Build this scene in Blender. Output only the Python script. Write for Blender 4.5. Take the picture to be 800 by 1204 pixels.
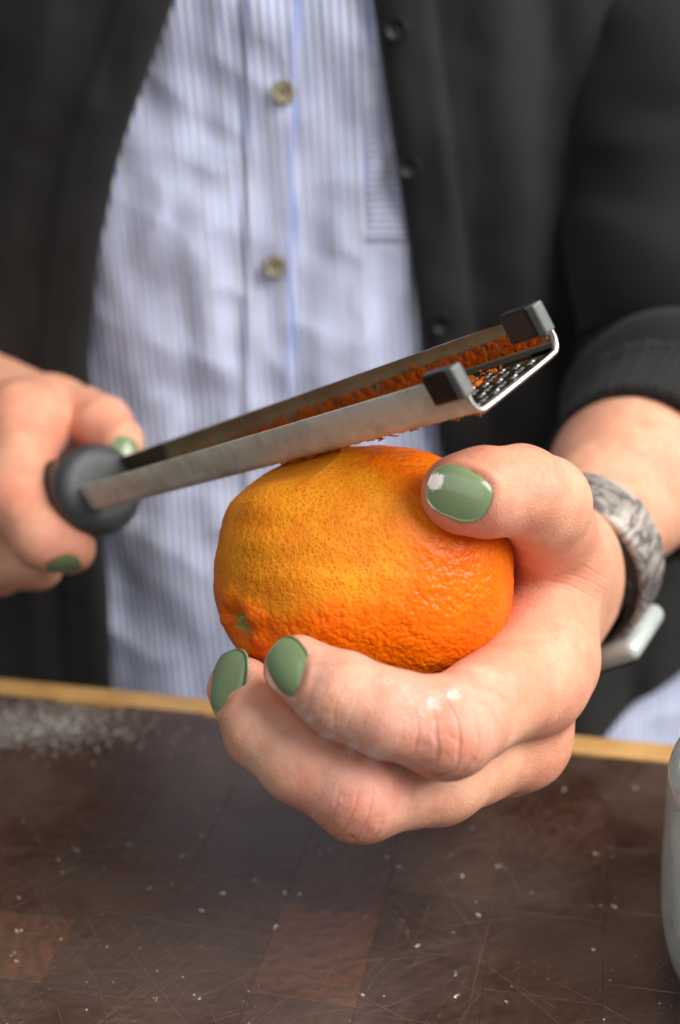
import bpy, bmesh, math, random
import numpy as np
from mathutils import Vector, Matrix

# ------------------------------------------------------------------ camera, light, exposure
for o in list(bpy.data.objects):
    bpy.data.objects.remove(o, do_unlink=True)
scene = bpy.context.scene
COL = scene.collection
R = math.radians
PITCH = R(20)
FPX = 1500.0                                   # focal length in photo pixels (photo 800 x 1204)
CAM = np.array([0, 0, .26])
FWD = np.array([0, math.cos(PITCH), -math.sin(PITCH)])
UP = np.array([0, math.sin(PITCH), math.cos(PITCH)])
RT = np.array([1., 0, 0])

cd = bpy.data.cameras.new('camera')
cam = bpy.data.objects.new('camera', cd)
COL.objects.link(cam)
cam.location = CAM
cam.rotation_euler = (R(90) - PITCH, 0, 0)
cd.sensor_fit = 'VERTICAL'
cd.sensor_height = 36
cd.lens = FPX / 1204 * 36
cd.clip_start = .01
cd.clip_end = 50
cd.dof.use_dof = True
cd.dof.focus_distance = .345
cd.dof.aperture_fstop = 6.4
scene.camera = cam

world = bpy.data.worlds.new('World')
scene.world = world
world.use_nodes = True
world.node_tree.nodes['Background'].inputs[0].default_value = (.93, .96, 1, 1)
world.node_tree.nodes['Background'].inputs[1].default_value = .15


def area(name, loc, target, sx, sy, power, col):
    l = bpy.data.lights.new(name, 'AREA')
    l.shape = 'RECTANGLE'; l.size = sx; l.size_y = sy; l.energy = power; l.color = col
    o = bpy.data.objects.new(name, l); COL.objects.link(o)
    o.location = loc
    o.rotation_euler = (Vector(target) - Vector(loc)).to_track_quat('-Z', 'Y').to_euler()
    return o


area('window_light', (.85, -.10, 1.0), (.0, .38, .12), 1.05, 1.05, 30, (1, .965, .92))
area('fill_light', (-.45, -.65, 1.0), (0, .4, .15), 1.2, 1.2, 4.4, (.93, .96, 1))  # added soft fill from front left, stands for no visible lamp
scene.view_settings.view_transform = 'Standard'
scene.view_settings.look = 'None'
scene.view_settings.gamma = 1
scene.view_settings.use_curve_mapping = False
scene.view_settings.exposure = .32
scene.cycles.use_denoising = True
scene.cycles.max_bounces = 7
scene.cycles.diffuse_bounces = 3
scene.cycles.use_adaptive_sampling = True
scene.cycles.adaptive_threshold = .02

rng = np.random.default_rng(7)
random.seed(7)


# ------------------------------------------------------------------ helpers
def K(x, y, d):
    """photo pixel (x, y) at depth d -> point in the place"""
    return CAM + d * (FWD + (x - 400) / FPX * RT - (y - 602) / FPX * UP)


def KV(x, y, z):
    """direction given as right / up / away"""
    v = x * RT + y * UP + z * FWD
    return v / np.linalg.norm(v)


def project(P):
    q = np.asarray(P) - CAM
    d = q @ FWD
    return 400 + FPX * (q @ RT) / d, 602 - FPX * (q @ UP) / d, d


def unit(v):
    v = np.asarray(v, float)
    return v / np.linalg.norm(v)


def hash3(i, j, k, s):
    h = (i * 374761393 + j * 668265263 + k * 2147483647 + s * 974711) & 0xffffffff
    h = ((h ^ (h >> 13)) * 1274126177) & 0xffffffff
    return ((h ^ (h >> 16)) & 0xffff) / 65535.


def vnoise(P, f, s=0):
    q = np.asarray(P) * f + 1000
    i = np.floor(q).astype(np.int64)
    t = q - i
    t = t * t * (3 - 2 * t)
    out = 0
    for a in (0, 1):
        wx = t[:, 0] if a else 1 - t[:, 0]
        for b in (0, 1):
            wy = t[:, 1] if b else 1 - t[:, 1]
            for c in (0, 1):
                wz = t[:, 2] if c else 1 - t[:, 2]
                out = out + wx * wy * wz * hash3(i[:, 0] + a, i[:, 1] + b, i[:, 2] + c, s)
    return out * 2 - 1


def sstep(a, b, x):
    t = np.clip((x - a) / (b - a), 0, 1)
    return t * t * (3 - 2 * t)


def catmull(P, n):
    P = np.asarray(P, float)
    Q = np.vstack([2 * P[0] - P[1], P, 2 * P[-1] - P[-2]])
    out = []
    for i in range(len(P) - 1):
        p0, p1, p2, p3 = Q[i:i + 4]
        for t in np.linspace(0, 1, n, endpoint=False):
            out.append(.5 * (2 * p1 + (p2 - p0) * t + (2 * p0 - 5 * p1 + 4 * p2 - p3) * t * t
                             + (3 * p1 - p0 - 3 * p2 + p3) * t ** 3))
    out.append(P[-1])
    return np.array(out)


def mesh_obj(name, V, F, mat=None, parent=None, smooth=True, attrs=None, uv=None):
    me = bpy.data.meshes.new(name)
    V = np.asarray(V, dtype=np.float32)
    if isinstance(F, np.ndarray) and F.ndim == 2:
        nf, k = F.shape
        me.vertices.add(len(V)); me.vertices.foreach_set('co', V.ravel())
        me.loops.add(nf * k); me.loops.foreach_set('vertex_index', F.astype(np.int32).ravel())
        me.polygons.add(nf); me.polygons.foreach_set('loop_start', np.arange(0, nf * k, k, dtype=np.int32))
        me.update(calc_edges=True)
        me.validate()
    else:
        me.from_pydata([tuple(v) for v in V], [], [tuple(int(i) for i in f) for f in F])
    if smooth:
        me.polygons.foreach_set('use_smooth', np.ones(len(me.polygons), dtype=bool))
    for an, (typ, data) in (attrs or {}).items():
        at = me.attributes.new(an, typ, 'POINT')
        at.data.foreach_set('vector' if typ == 'FLOAT_VECTOR' else 'value', np.asarray(data, dtype=np.float32).ravel())
    if mat:
        me.materials.append(mat)
    o = bpy.data.objects.new(name, me)
    COL.objects.link(o)
    o.parent = parent
    return o


def empty(name, loc, label, cat, group=None):
    o = bpy.data.objects.new(name, None)
    o.empty_display_size = .02
    COL.objects.link(o)
    o.location = loc
    o['label'] = label; o['category'] = cat
    if group:
        o['group'] = group
    return o


def adopt(o, parent):
    """parent without moving (parents are unrotated empties or untransformed meshes)"""
    o.parent = parent
    o.matrix_parent_inverse = Matrix.Translation(-_wloc(parent))
    return o


def _wloc(o):
    v = Vector(o.location)
    if o.parent:
        v = v + _wloc(o.parent) + o.matrix_parent_inverse.translation
    return v


def grid_faces(nu, nv, wrap=False):
    """nu x nv vertices, index = i*nv + j; wrap joins last j to first"""
    i, j = np.meshgrid(np.arange(nu - 1), np.arange(nv if wrap else nv - 1), indexing='ij')
    j2 = (j + 1) % nv
    return np.stack([i * nv + j, i * nv + j2, (i + 1) * nv + j2, (i + 1) * nv + j], -1).reshape(-1, 4)


def lathe(profile, c, axis, n=64, xref=None):
    """profile of (radius, height) turned about axis through c"""
    axis = unit(axis)
    x = unit(np.cross(axis, xref if xref is not None else ([0, 0, 1.] if abs(axis[2]) < .9 else [1., 0, 0])))
    y = np.cross(axis, x)
    a = np.linspace(0, 2 * np.pi, n, endpoint=False)
    ring = np.cos(a)[:, None] * x + np.sin(a)[:, None] * y
    V = np.concatenate([np.asarray(c) + r * ring + h * axis for r, h in profile])
    return V, grid_faces(len(profile), n, True)


def tube(P, rad, n=12, squash=1.):
    P = np.asarray(P); T = np.gradient(P, axis=0); T /= np.linalg.norm(T, axis=1)[:, None]
    x = unit(np.cross(T[0], [.3, .2, .9])); V = []
    a = np.linspace(0, 2 * np.pi, n, endpoint=False)
    for p, t, r in zip(P, T, np.broadcast_to(rad, len(P))):
        x = unit(x - t * (x @ t)); y = np.cross(t, x)
        V.append(p + r * (np.cos(a)[:, None] * x + squash * np.sin(a)[:, None] * y))
    return np.concatenate(V), grid_faces(len(P), n, True)


def rounded_box(sx, sy, sz, bevel, seg=2):
    bm = bmesh.new()
    bmesh.ops.create_cube(bm, size=1)
    bmesh.ops.scale(bm, vec=(sx, sy, sz), verts=bm.verts)
    bmesh.ops.bevel(bm, geom=bm.edges[:], offset=bevel, segments=seg, affect='EDGES', profile=.5)
    V = np.array([v.co[:] for v in bm.verts]); F = [[v.index for v in f.verts] for f in bm.faces]
    bm.free()
    return V, F


# ------------------------------------------------------------------ material helper
class Mat:
    def __init__(self, name, **kw):
        self.m = bpy.data.materials.new(name)
        self.m.use_nodes = True
        self.t = self.m.node_tree
        self.b = self.t.nodes['Principled BSDF']
        for k, v in kw.items():
            self.set(k, v)

    def set(self, k, v):
        s = self.b.inputs[k.replace('_', ' ')]
        if hasattr(v, 'is_output'):
            self.t.links.new(v, s)
        else:
            s.default_value = (*v, 1) if isinstance(v, tuple) and len(v) == 3 and s.type == 'RGBA' else v

    def n(self, typ, **kw):
        nd = self.t.nodes.new(typ)
        for k, v in kw.items():
            if k.startswith('i_'):
                s = nd.inputs[int(k[2:]) if k[2:].isdigit() else k[2:].replace('_', ' ')]
                if hasattr(v, 'is_output'):
                    self.t.links.new(v, s)
                else:
                    s.default_value = (*v, 1) if isinstance(v, tuple) and len(v) == 3 and s.type == 'RGBA' else v
            else:
                setattr(nd, k, v)
        return nd

    def co(self, which='Object'):
        return self.n('ShaderNodeTexCoord').outputs[which]

    def attr(self, name, out='Fac'):
        return self.n('ShaderNodeAttribute', attribute_name=name).outputs[out]

    def mapping(self, v, scale=(1, 1, 1), rot=(0, 0, 0), loc=(0, 0, 0)):
        return self.n('ShaderNodeMapping', i_Vector=v, i_Scale=scale, i_Rotation=rot, i_Location=loc).outputs[0]

    def noise(self, v, scale, detail=3, rough=.5, dist=0, out='Fac'):
        return self.n('ShaderNodeTexNoise', i_Vector=v, i_Scale=scale, i_Detail=detail, i_Roughness=rough,
                      i_Distortion=dist).outputs[out]

    def voro(self, v, scale, feature='F1', out='Distance', rnd=1., smooth=None):
        nd = self.n('ShaderNodeTexVoronoi', feature=feature, i_Vector=v, i_Scale=scale, i_Randomness=rnd)
        if smooth is not None and feature == 'SMOOTH_F1':
            nd.inputs['Smoothness'].default_value = smooth
        return nd.outputs[out]

    def math(self, op, a, b=0., clamp=False):
        return self.n('ShaderNodeMath', operation=op, use_clamp=clamp, i_0=a, i_1=b).outputs[0]

    def ramp(self, f, *stops, interp='LINEAR'):
        nd = self.n('ShaderNodeValToRGB', i_Fac=f)
        cr = nd.color_ramp; cr.interpolation = interp
        while len(cr.elements) < len(stops):
            cr.elements.new(.5)
        for e, (p, c) in zip(cr.elements, stops):
            e.position = p
            e.color = (*c, 1) if isinstance(c, tuple) else (c, c, c, 1)
        return nd.outputs[0]

    def mix(self, f, a, b, blend='MIX'):
        nd = self.n('ShaderNodeMix', data_type='RGBA', blend_type=blend)
        for s, v in ((nd.inputs['Factor'], f), (nd.inputs[6], a), (nd.inputs[7], b)):
            if hasattr(v, 'is_output'):
                self.t.links.new(v, s)
            else:
                s.default_value = (*v, 1) if isinstance(v, tuple) else v
        return nd.outputs[2]

    def bump(self, h, strength=.5, dist=.001, normal=None):
        nd = self.n('ShaderNodeBump', i_Height=h, i_Strength=strength, i_Distance=dist)
        if normal is not None:
            self.t.links.new(normal, nd.inputs['Normal'])
        return nd.outputs[0]


def srgb(r, g, b):
    f = lambda c: ((c / 255 + .055) / 1.055) ** 2.4 if c > 10 else c / 255 / 12.92
    return (f(r), f(g), f(b))


# ------------------------------------------------------------------ materials
def make_skin():
    m = Mat('skin', Roughness=.46, Subsurface_Weight=.22, Subsurface_Scale=.004, IOR=1.4)
    m.b.subsurface_method = 'RANDOM_WALK'
    m.set('Subsurface Radius', (1., .36, .2))
    co = m.co()
    n1 = m.noise(co, 70, 4, .6)
    base = m.mix(m.ramp(n1, (.32, 0.), (.7, 1.)), srgb(210, 147, 117), srgb(229, 175, 145))
    n2 = m.noise(co, 420, 3, .6)
    base = m.mix(m.math('MULTIPLY', m.ramp(m.noise(co, 150, 4, .7), (.44, 0.), (.66, 1.)), .38), base, srgb(206, 138, 112))
    red = m.attr('red')
    base = m.mix(m.math('MULTIPLY', red, .66, True), base, srgb(212, 110, 90))
    # flour dusted on the skin
    fl = m.attr('flour')
    g = m.math('ADD', m.math('MULTIPLY', m.noise(co, 1500, 3, .7), .75), m.math('MULTIPLY', m.noise(co, 330, 3, .6), .45))
    fm = m.ramp(m.math('ADD', fl, m.math('SUBTRACT', g, 1.08)), (.0, 0.), (.22, 1.))
    haze_ = m.math('MULTIPLY', m.math('SUBTRACT', fl, .12, True), m.ramp(m.noise(co, 180, 4, .65), (.35, .1), (.7, 1.)))
    base = m.mix(m.math('MULTIPLY', haze_, .85, True), base, srgb(240, 226, 216))
    base = m.mix(m.math('MULTIPLY', fm, .72), base, srgb(243, 232, 222))
    m.set('Base Color', base)
    m.set('Roughness', m.math('ADD', m.math('MULTIPLY', m.noise(co, 260, 2), .22), .40))
    wr = m.n('ShaderNodeSeparateXYZ', i_0=m.attr('wrinkle', 'Vector'))
    vec = m.n('ShaderNodeCombineXYZ', i_0=wr.outputs[0], i_1=wr.outputs[1]).outputs[0]
    wv = m.n('ShaderNodeTexWave', wave_type='BANDS', bands_direction='X', i_Vector=vec, i_Scale=90.,
             i_Distortion=5.5, i_Detail=3., i_Detail_Scale=1.1).outputs['Fac']
    wv = m.math('MULTIPLY', m.ramp(wv, (.0, 0.), (.3, 1.)), wr.outputs[2])
    cells = m.voro(co, 900, 'DISTANCE_TO_EDGE')
    fine = m.math('ADD', m.math('MULTIPLY', m.ramp(cells, (0., 0.), (.25, 1.)), .35), m.math('MULTIPLY', n2, .8))
    nrm = m.bump(fine, .38, .0005)
    nrm = m.bump(wv, .7, .0004, nrm)
    nrm = m.bump(fm, .5, .0004, nrm)
    m.set('Normal', nrm)
    return m.m


def make_polish():
    m = Mat('sage_nail_polish', Roughness=.2, Coat_Weight=.35, Coat_Roughness=.08)
    co = m.co()
    base = m.mix(m.noise(co, 160, 2), srgb(110, 128, 90), srgb(119, 139, 100))
    fl = m.attr('flour')
    g = m.math('ADD', m.math('MULTIPLY', m.noise(co, 1700, 3, .7), .7), m.math('MULTIPLY', m.noise(co, 500, 2), .5))
    fm = m.ramp(m.math('ADD', fl, m.math('SUBTRACT', g, 1.15)), (.0, 0.), (.14, 1.))
    m.set('Base Color', m.mix(fm, base, srgb(236, 228, 216)))
    m.set('Roughness', m.math('ADD', .2, m.math('MULTIPLY', fm, .7)))
    m.set('Coat Weight', m.math('SUBTRACT', .35, m.math('MULTIPLY', fm, .35)))
    m.set('Normal', m.bump(m.math('ADD', m.math('MULTIPLY', m.noise(co, 110, 2), .5), fm), .25, .0006))
    return m.m


def make_orange():
    m = Mat('orange_peel', IOR=1.42, Subsurface_Weight=.08, Subsurface_Scale=.002)
    m.set('Subsurface Radius', (1., .4, .1))
    co = m.co()
    warp = m.n('ShaderNodeVectorMath', operation='ADD', i_0=co,
               i_1=m.n('ShaderNodeVectorMath', operation='SCALE', i_0=m.noise(co, 210, 2, .5, 0, 'Color'), i_Scale=.0032).outputs[0]).outputs[0]
    z = m.attr('zest')
    pits = m.attr('stem')
    # unzested peel
    pore = m.voro(warp, 760, 'SMOOTH_F1', smooth=.5)
    big = m.noise(co, 360, 1.5, .5)
    peel = m.mix(m.ramp(m.noise(co, 60, 4, .6), (.35, 0.), (.68, 1.)), srgb(227, 98, 0), srgb(236, 116, 2))
    peel = m.mix(m.ramp(pore, (.0, .5), (.3, 0.)), peel, srgb(220, 94, 0))
    # zested: pale net of albedo between darker oil glands
    edge = m.voro(warp, 820, 'DISTANCE_TO_EDGE')
    net = m.ramp(edge, (.02, 1.), (.30, 0.))
    f1 = m.voro(warp, 820, 'SMOOTH_F1', smooth=.3)
    zb = m.mix(m.ramp(m.noise(co, 95, 4, .65), (.32, 0.), (.7, 1.)), srgb(218, 112, 0), srgb(230, 137, 3))
    zb = m.mix(m.math('MULTIPLY', m.ramp(f1, (.0, 1.), (.5, 0.)), .55), zb, srgb(210, 92, 0))
    patch = m.ramp(m.noise(co, 130, 3, .6), (.36, .12), (.66, .58))
    zb = m.mix(m.math('MULTIPLY', net, patch), zb, srgb(243, 168, 34))
    col = m.mix(z, peel, zb)
    stem = m.mix(m.noise(co, 500, 3), srgb(112, 118, 40), srgb(176, 168, 88))
    col = m.mix(pits, col, stem)
    m.set('Base Color', col)
    m.set('Roughness', m.math('ADD', .36, m.math('MULTIPLY', z, .26)))
    m.set('Specular IOR Level', .36)
    hp = m.math('ADD', m.math('MULTIPLY', m.math('MULTIPLY', pore, pore), -.55), m.math('MULTIPLY', big, .32))
    hz = m.math('ADD', m.math('MULTIPLY', net, .14), m.math('MULTIPLY', m.noise(co, 800, 2), .26))
    h = m.n('ShaderNodeMix', data_type='FLOAT', i_0=z, i_2=hp, i_3=hz).outputs[0]
    m.set('Normal', m.bump(h, .7, .0009))
    return m.m


def make_steel(name='brushed_steel', rough=.2, worn=1., clean=(.62, .61, .59)):
    m = Mat(name, Metallic=1. if worn < .9 else .42)
    co = m.co('Object')
    st = m.noise(m.mapping(co, (40, 40, 900)), 1., 3, .6)
    bl = m.noise(co, 110, 4, .65)
    base = m.mix(m.ramp(bl, (.4, 0.), (.72, 1.)), (.72, .675, .57), (.50, .44, .33))
    m.set('Base Color', m.mix(worn, clean, base))
    m.set('Roughness', m.math('ADD', rough, m.math('MULTIPLY', bl, .22 * worn)))
    m.set('Normal', m.bump(m.math('ADD', st, bl), .08 * worn, .0004))
    return m.m


def make_shirt():
    m = Mat('striped_cotton', Roughness=.85, Sheen_Weight=.25)
    w = m.n('ShaderNodeSeparateXYZ', i_0=m.attr('weave', 'Vector'))
    co = m.co()
    u = w.outputs[0]                                   # metres across the stripes
    def stripes(period, duty, soft=.14):
        f = m.math('FRACT', m.math('DIVIDE', u, period))
        tri = m.math('ABSOLUTE', m.math('SUBTRACT', f, .5))          # 0 at stripe centre .. .5
        return m.ramp(tri, (duty * .5, 1.), (duty * .5 + soft, 0.))
    a = stripes(.0037, .30, .16)
    b = stripes(.0111, .06, .12)
    white = m.mix(m.noise(co, 30, 3), srgb(228, 233, 245), srgb(238, 241, 249))
    c = m.mix(m.math('MULTIPLY', a, .88), white, srgb(98, 123, 194))
    c = m.mix(m.math('MULTIPLY', b, .3), c, srgb(130, 108, 122))
    thread = m.noise(m.mapping(m.attr('weave', 'Vector'), (2600, 500, 1)), 1, 2)
    c = m.mix(m.math('MULTIPLY', m.ramp(thread, (.4, 0.), (.7, 1.)), .22), c, srgb(150, 156, 186))
    blue = m.ramp(w.outputs[2], (.5, 0.), (.6, 1.))
    c = m.mix(m.math('MULTIPLY', blue, .55), c, srgb(120, 142, 200))
    m.set('Base Color', c)
    m.set('Normal', m.bump(m.math('ADD', m.noise(co, 900, 2), m.noise(co, 120, 3)), .25, .0008))
    return m.m


def make_knit(name, rib=False):
    m = Mat(name, Roughness=.9, Sheen_Weight=.05, Sheen_Roughness=.5)
    co = m.co()
    c = m.mix(m.noise(co, 25, 4, .6), srgb(14, 13, 13), srgb(23, 22, 21))
    lint = m.ramp(m.noise(m.mapping(co, (120, 120, 420), (0, .4, 0)), 1, 2), (.80, 0.), (.86, .35))
    c = m.mix(lint, c, srgb(120, 115, 112))
    m.set('Base Color', c)
    w = m.attr('weave', 'Vector')
    k = m.n('ShaderNodeTexWave', wave_type='BANDS', bands_direction='X', i_Vector=w, i_Scale=(110. if rib else 260.),
            i_Distortion=.6).outputs['Fac']
    m.set('Normal', m.bump(m.math('ADD', k, m.noise(co, 700, 3)), .5 if rib else .3, .0012 if rib else .0006))
    return m.m


def make_walnut():
    m = Mat('walnut_end_grain')
    geo = m.n('ShaderNodeNewGeometry').outputs['Position']
    co = m.co()
    rnd = m.n('ShaderNodeObjectInfo').outputs['Random']
    rv = m.n('ShaderNodeTexWhiteNoise', noise_dimensions='1D', i_W=m.math('MULTIPLY', rnd, 91.7)).outputs['Color']
    off = m.n('ShaderNodeVectorMath', operation='MULTIPLY_ADD', i_0=rv, i_1=(.16, .16, 0.), i_2=(-.08, -.08, 0.)).outputs[0]
    v = m.n('ShaderNodeVectorMath', operation='ADD', i_0=co, i_1=off).outputs[0]
    v = m.n('ShaderNodeVectorMath', operation='MULTIPLY', i_0=v, i_1=(1., 1., 0.)).outputs[0]
    ring = m.n('ShaderNodeTexWave', wave_type='RINGS', rings_direction='Z', i_Vector=v, i_Scale=60., i_Distortion=9.,
               i_Detail=3., i_Detail_Scale=1.6).outputs['Fac']
    fib = m.noise(v, 900, 3, .6)
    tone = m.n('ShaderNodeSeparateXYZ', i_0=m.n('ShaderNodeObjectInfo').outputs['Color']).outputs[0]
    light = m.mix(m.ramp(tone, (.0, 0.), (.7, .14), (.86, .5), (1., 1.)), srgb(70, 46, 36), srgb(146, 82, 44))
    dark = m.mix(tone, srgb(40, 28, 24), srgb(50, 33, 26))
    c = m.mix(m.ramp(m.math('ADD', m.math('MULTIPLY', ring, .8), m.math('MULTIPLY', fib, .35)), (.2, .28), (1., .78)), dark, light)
    c = m.mix(m.math('MULTIPLY', m.ramp(fib, (.5, 0.), (.72, 1.)), .35), c, srgb(26, 19, 17))
    # thin film of flour, plus a pale patch that paints in the board's sheen
    heap = m.n('ShaderNodeVectorMath', operation='LENGTH', i_0=m.mapping(geo, (11., 34., 1.), (0, 0, 0), (.127 * 11, -.470 * 34, 0))).outputs['Value']
    sheen_patch = m.n('ShaderNodeVectorMath', operation='LENGTH', i_0=m.mapping(geo, (9., 17., 1.), (0, 0, 0), (.062 * 9, -.315 * 17, 0))).outputs['Value']
    sheen_patch = m.math('ADD', sheen_patch, m.math('MULTIPLY', m.math('SUBTRACT', m.noise(geo, 45, 4, .6), .5), 1.1))
    film_and_sheen = m.math('MULTIPLY', m.math('MAXIMUM', m.ramp(m.noise(geo, 16, 5, .62), (.36, 0.), (.68, 1.)), m.math('MAXIMUM', m.ramp(heap, (0., 1.), (1., 0.)), m.ramp(sheen_patch, (.1, .95), (1., 0.), interp='EASE'))),
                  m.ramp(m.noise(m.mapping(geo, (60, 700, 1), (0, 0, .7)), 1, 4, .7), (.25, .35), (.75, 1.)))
    c = m.mix(m.math('MULTIPLY', film_and_sheen, .26), c, srgb(160, 142, 128))
    m.set('Base Color', c)
    m.set('Roughness', m.math('ADD', m.math('ADD', .22, m.math('MULTIPLY', fib, .16)), m.math('MULTIPLY', film_and_sheen, .14)))
    m.set('Specular IOR Level', .5)
    sc = m.noise(m.mapping(geo, (50, 1400, 1), (0, 0, .9)), 1, 3)
    sc2 = m.noise(m.mapping(geo, (60, 1300, 1), (0, 0, -.5)), 1, 3)
    m.set('Normal', m.bump(m.math('ADD', m.math('ADD', sc, sc2), m.math('MULTIPLY', fib, .5)), .12, .0006))
    return m.m


SKIN = make_skin()
POLISH = make_polish()
ORANGE = make_orange()
STEEL = make_steel('worn_steel', .42)
STEEL_MIRROR = make_steel('polished_steel', .05, .2)
STEEL_DARKENED = make_steel('dark_reflection_steel', .015, .06, (.17, .125, .085))  # dark base colour paints in the dim reflection on the far rail
SHIRT = make_shirt()
KNIT = make_knit('charcoal_knit')
RIB = make_knit('charcoal_ribbing', True)
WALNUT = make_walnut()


def simple(name, c, rough, noise_scale=200, c2=None, bump=.15, **kw):
    m = Mat(name, Roughness=rough, **kw)
    co = m.co()
    nz = m.noise(co, noise_scale, 4, .6)
    m.set('Base Color', m.mix(m.ramp(nz, (.35, 0.), (.7, 1.)), c, c2 or tuple(x * .8 for x in c)))
    m.set('Normal', m.bump(nz, bump, .0005))
    return m.m


RUBBER = simple('grey_soft_grip', srgb(50, 53, 54), .5, 120, srgb(62, 65, 66))
BLACK_PLASTIC = simple('black_plastic', srgb(24, 23, 22), .35, 300)
CAP_FACE = simple('scuffed_grey_plastic', srgb(92, 95, 94), .4, 300)
MAPLE = simple('maple_edge', srgb(204, 160, 100), .5, 60, srgb(188, 140, 82))
FLOUR = simple('flour', srgb(238, 232, 224), .9, 900)
ZEST = simple('orange_zest', srgb(236, 128, 10), .55, 500, srgb(222, 96, 4))
PEARL = simple('horn_button', srgb(140, 130, 104), .45, 200, srgb(100, 90, 68))
BLACK_BUTTON = simple('black_button', srgb(8, 8, 8), .4, 300, Specular_IOR_Level=.25)
WATCH_METAL = simple('pale_watch_case', srgb(206, 214, 208), .3, 200, srgb(190, 200, 196), Metallic=.35)
WATCH_GLASS = simple('black_watch_glass', srgb(10, 10, 12), .06, 100)


def make_strap():
    m = Mat('marbled_strap', Roughness=.45)
    co = m.co()
    n = m.noise(co, 42, 4, .6, 2.2)
    vein = m.ramp(m.math('ABSOLUTE', m.math('SUBTRACT', n, .5)), (.0, 1.), (.05, .25), (.12, 0.))
    n2 = m.noise(co, 28, 3, .55, 1.4)
    c = m.mix(m.ramp(n2, (.40, 0.), (.62, 1.)), srgb(182, 173, 162), srgb(112, 104, 101))
    m.set('Base Color', m.mix(vein, c, srgb(58, 54, 56)))
    m.set('Normal', m.bump(n, .2, .001))
    return m.m


STRAP = make_strap()


def make_glass():
    m = Mat('dusty_green_glass', Roughness=.06, IOR=1.48)
    m.set('Transmission Weight', 1.)
    co = m.co()
    dust = m.ramp(m.noise(co, 260, 4, .7), (.66, 0.), (.80, .6))
    m.set('Base Color', m.mix(dust, srgb(242, 252, 250), srgb(238, 240, 237)))
    m.set('Transmission Weight', m.math('SUBTRACT', .93, m.math('MULTIPLY', dust, .6)))
    m.set('Roughness', m.math('ADD', .05, m.math('MULTIPLY', dust, .6)))
    m.set('Normal', m.bump(m.noise(co, 60, 2), .1, .001))
    return m.m


GLASS = make_glass()

# ------------------------------------------------------------------ cutting board
PL = np.array([-.148, .495, 0]); PR = np.array([.1335, .438, 0])     # its far edge
EX = unit(PR - PL); EY = np.array([-EX[1], EX[0], 0])                # along the edge / away from the camera
board = empty('cutting_board', tuple((PL + PR) / 2 + np.array([0, -.15, -.04])),
              'dark walnut end-grain cutting board with pale wood border strip, dusted with flour', 'cutting board')
BO = (PL + PR) / 2 - EY * .0065
rot = Matrix((Vector((EX[0], EY[0], 0)), Vector((EX[1], EY[1], 0)), Vector((0, 0, 1)))).to_4x4()
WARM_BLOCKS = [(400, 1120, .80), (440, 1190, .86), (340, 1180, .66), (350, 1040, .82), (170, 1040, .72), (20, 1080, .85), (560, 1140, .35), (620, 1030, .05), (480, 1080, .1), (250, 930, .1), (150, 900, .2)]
k = 0
x = -.30
col_i = 0
while x < .30:
    w = random.uniform(.027, .036)
    y = random.uniform(-.005, .0)
    first = True
    while y > -.33:
        l = random.uniform(.024, .046)
        y0 = y - l
        ytop = min(y, 0.)
        if ytop - y0 > .006:
            V, F = rounded_box(w - .00004, ytop - y0 - .00004, .04, .00012, 1)
            V[:, 2] -= .02 + random.uniform(0, .00004)
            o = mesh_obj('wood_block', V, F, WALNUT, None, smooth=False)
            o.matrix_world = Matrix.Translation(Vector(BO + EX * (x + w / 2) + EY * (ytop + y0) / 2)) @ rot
            o.location = BO + EX * (x + w / 2) + EY * (ytop + y0) / 2
            bp = project(np.array(o.location))
            tone = random.random() ** 1.5 * .55
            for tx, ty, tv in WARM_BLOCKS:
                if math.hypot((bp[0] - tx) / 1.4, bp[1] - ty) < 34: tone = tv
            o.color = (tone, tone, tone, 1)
            o.parent = board
            o.matrix_parent_inverse = Matrix.Translation(-Vector(board.location))
            k += 1
        y = y0
    x += w
V, F = rounded_box(.62, .0125, .0402, .0012, 2)
o = mesh_obj('edge_strip', V, F, MAPLE, None)
o.matrix_world = Matrix.Translation(Vector(BO + EY * .0066 + np.array([0, 0, -.0200]))) @ rot
o.parent = board
o.matrix_parent_inverse = Matrix.Translation(-Vector(board.location))
o['label'] = 'pale maple strip along the far edge'

# knife scratches: thin raised burrs of pale fibre, one part of the board
ms = Mat('scratched_fibre', Roughness=.6)
ms.set('Base Color', srgb(140, 112, 92)); ms.set('Alpha', ms.math('MULTIPLY', ms.noise(ms.co(), 160, 3), .9))
Vs, Fs = [], []
for i in range(850):
    big = i < 90
    cx = rng.uniform(-.14, .16); cy = rng.uniform(.26, .44)
    if rng.random() < .55:
        cx, cy = rng.normal(-.05, .05), rng.normal(.335, .03)
    ang = rng.choice([.75, 1.0, -.6, 2.2, .35]) + rng.normal(0, .16)
    L = rng.uniform(.03, .09) if big else rng.uniform(.006, .03)
    wd = rng.uniform(.00012, .00022) if big else rng.uniform(.00006, .00015)
    bend = rng.normal(0, .03) * L
    d = np.array([math.cos(ang), math.sin(ang), 0]); nn = np.array([-d[1], d[0], 0])
    b0 = len(Vs)
    for s in np.linspace(-1, 1, 7):
        c = np.array([cx, cy, .00022]) + d * s * L / 2 + nn * bend * (1 - s * s)
        hw = wd * (1 - .8 * abs(s))
        if (c - BO) @ EY > -.002:
            c = c - EY * ((c - BO) @ EY + .002)
        Vs += [c - nn * hw, c + nn * hw]
    for s in range(6):
        a = b0 + 2 * s
        Fs.append((a, a + 2, a + 3, a + 1))
o = adopt(mesh_obj('knife_scratches', Vs, Fs, ms.m), board)
o['kind'] = 'stuff'

# ------------------------------------------------------------------ orange
OC = K(427, 669, .366)
OA = np.array([.0427, .0354, .0392])                 # half sizes right / up / away
STEM_DIR = None


def o_local(P):
    q = np.asarray(P) - OC
    return np.stack([q @ RT, q @ UP, q @ FWD], -1)


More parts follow.
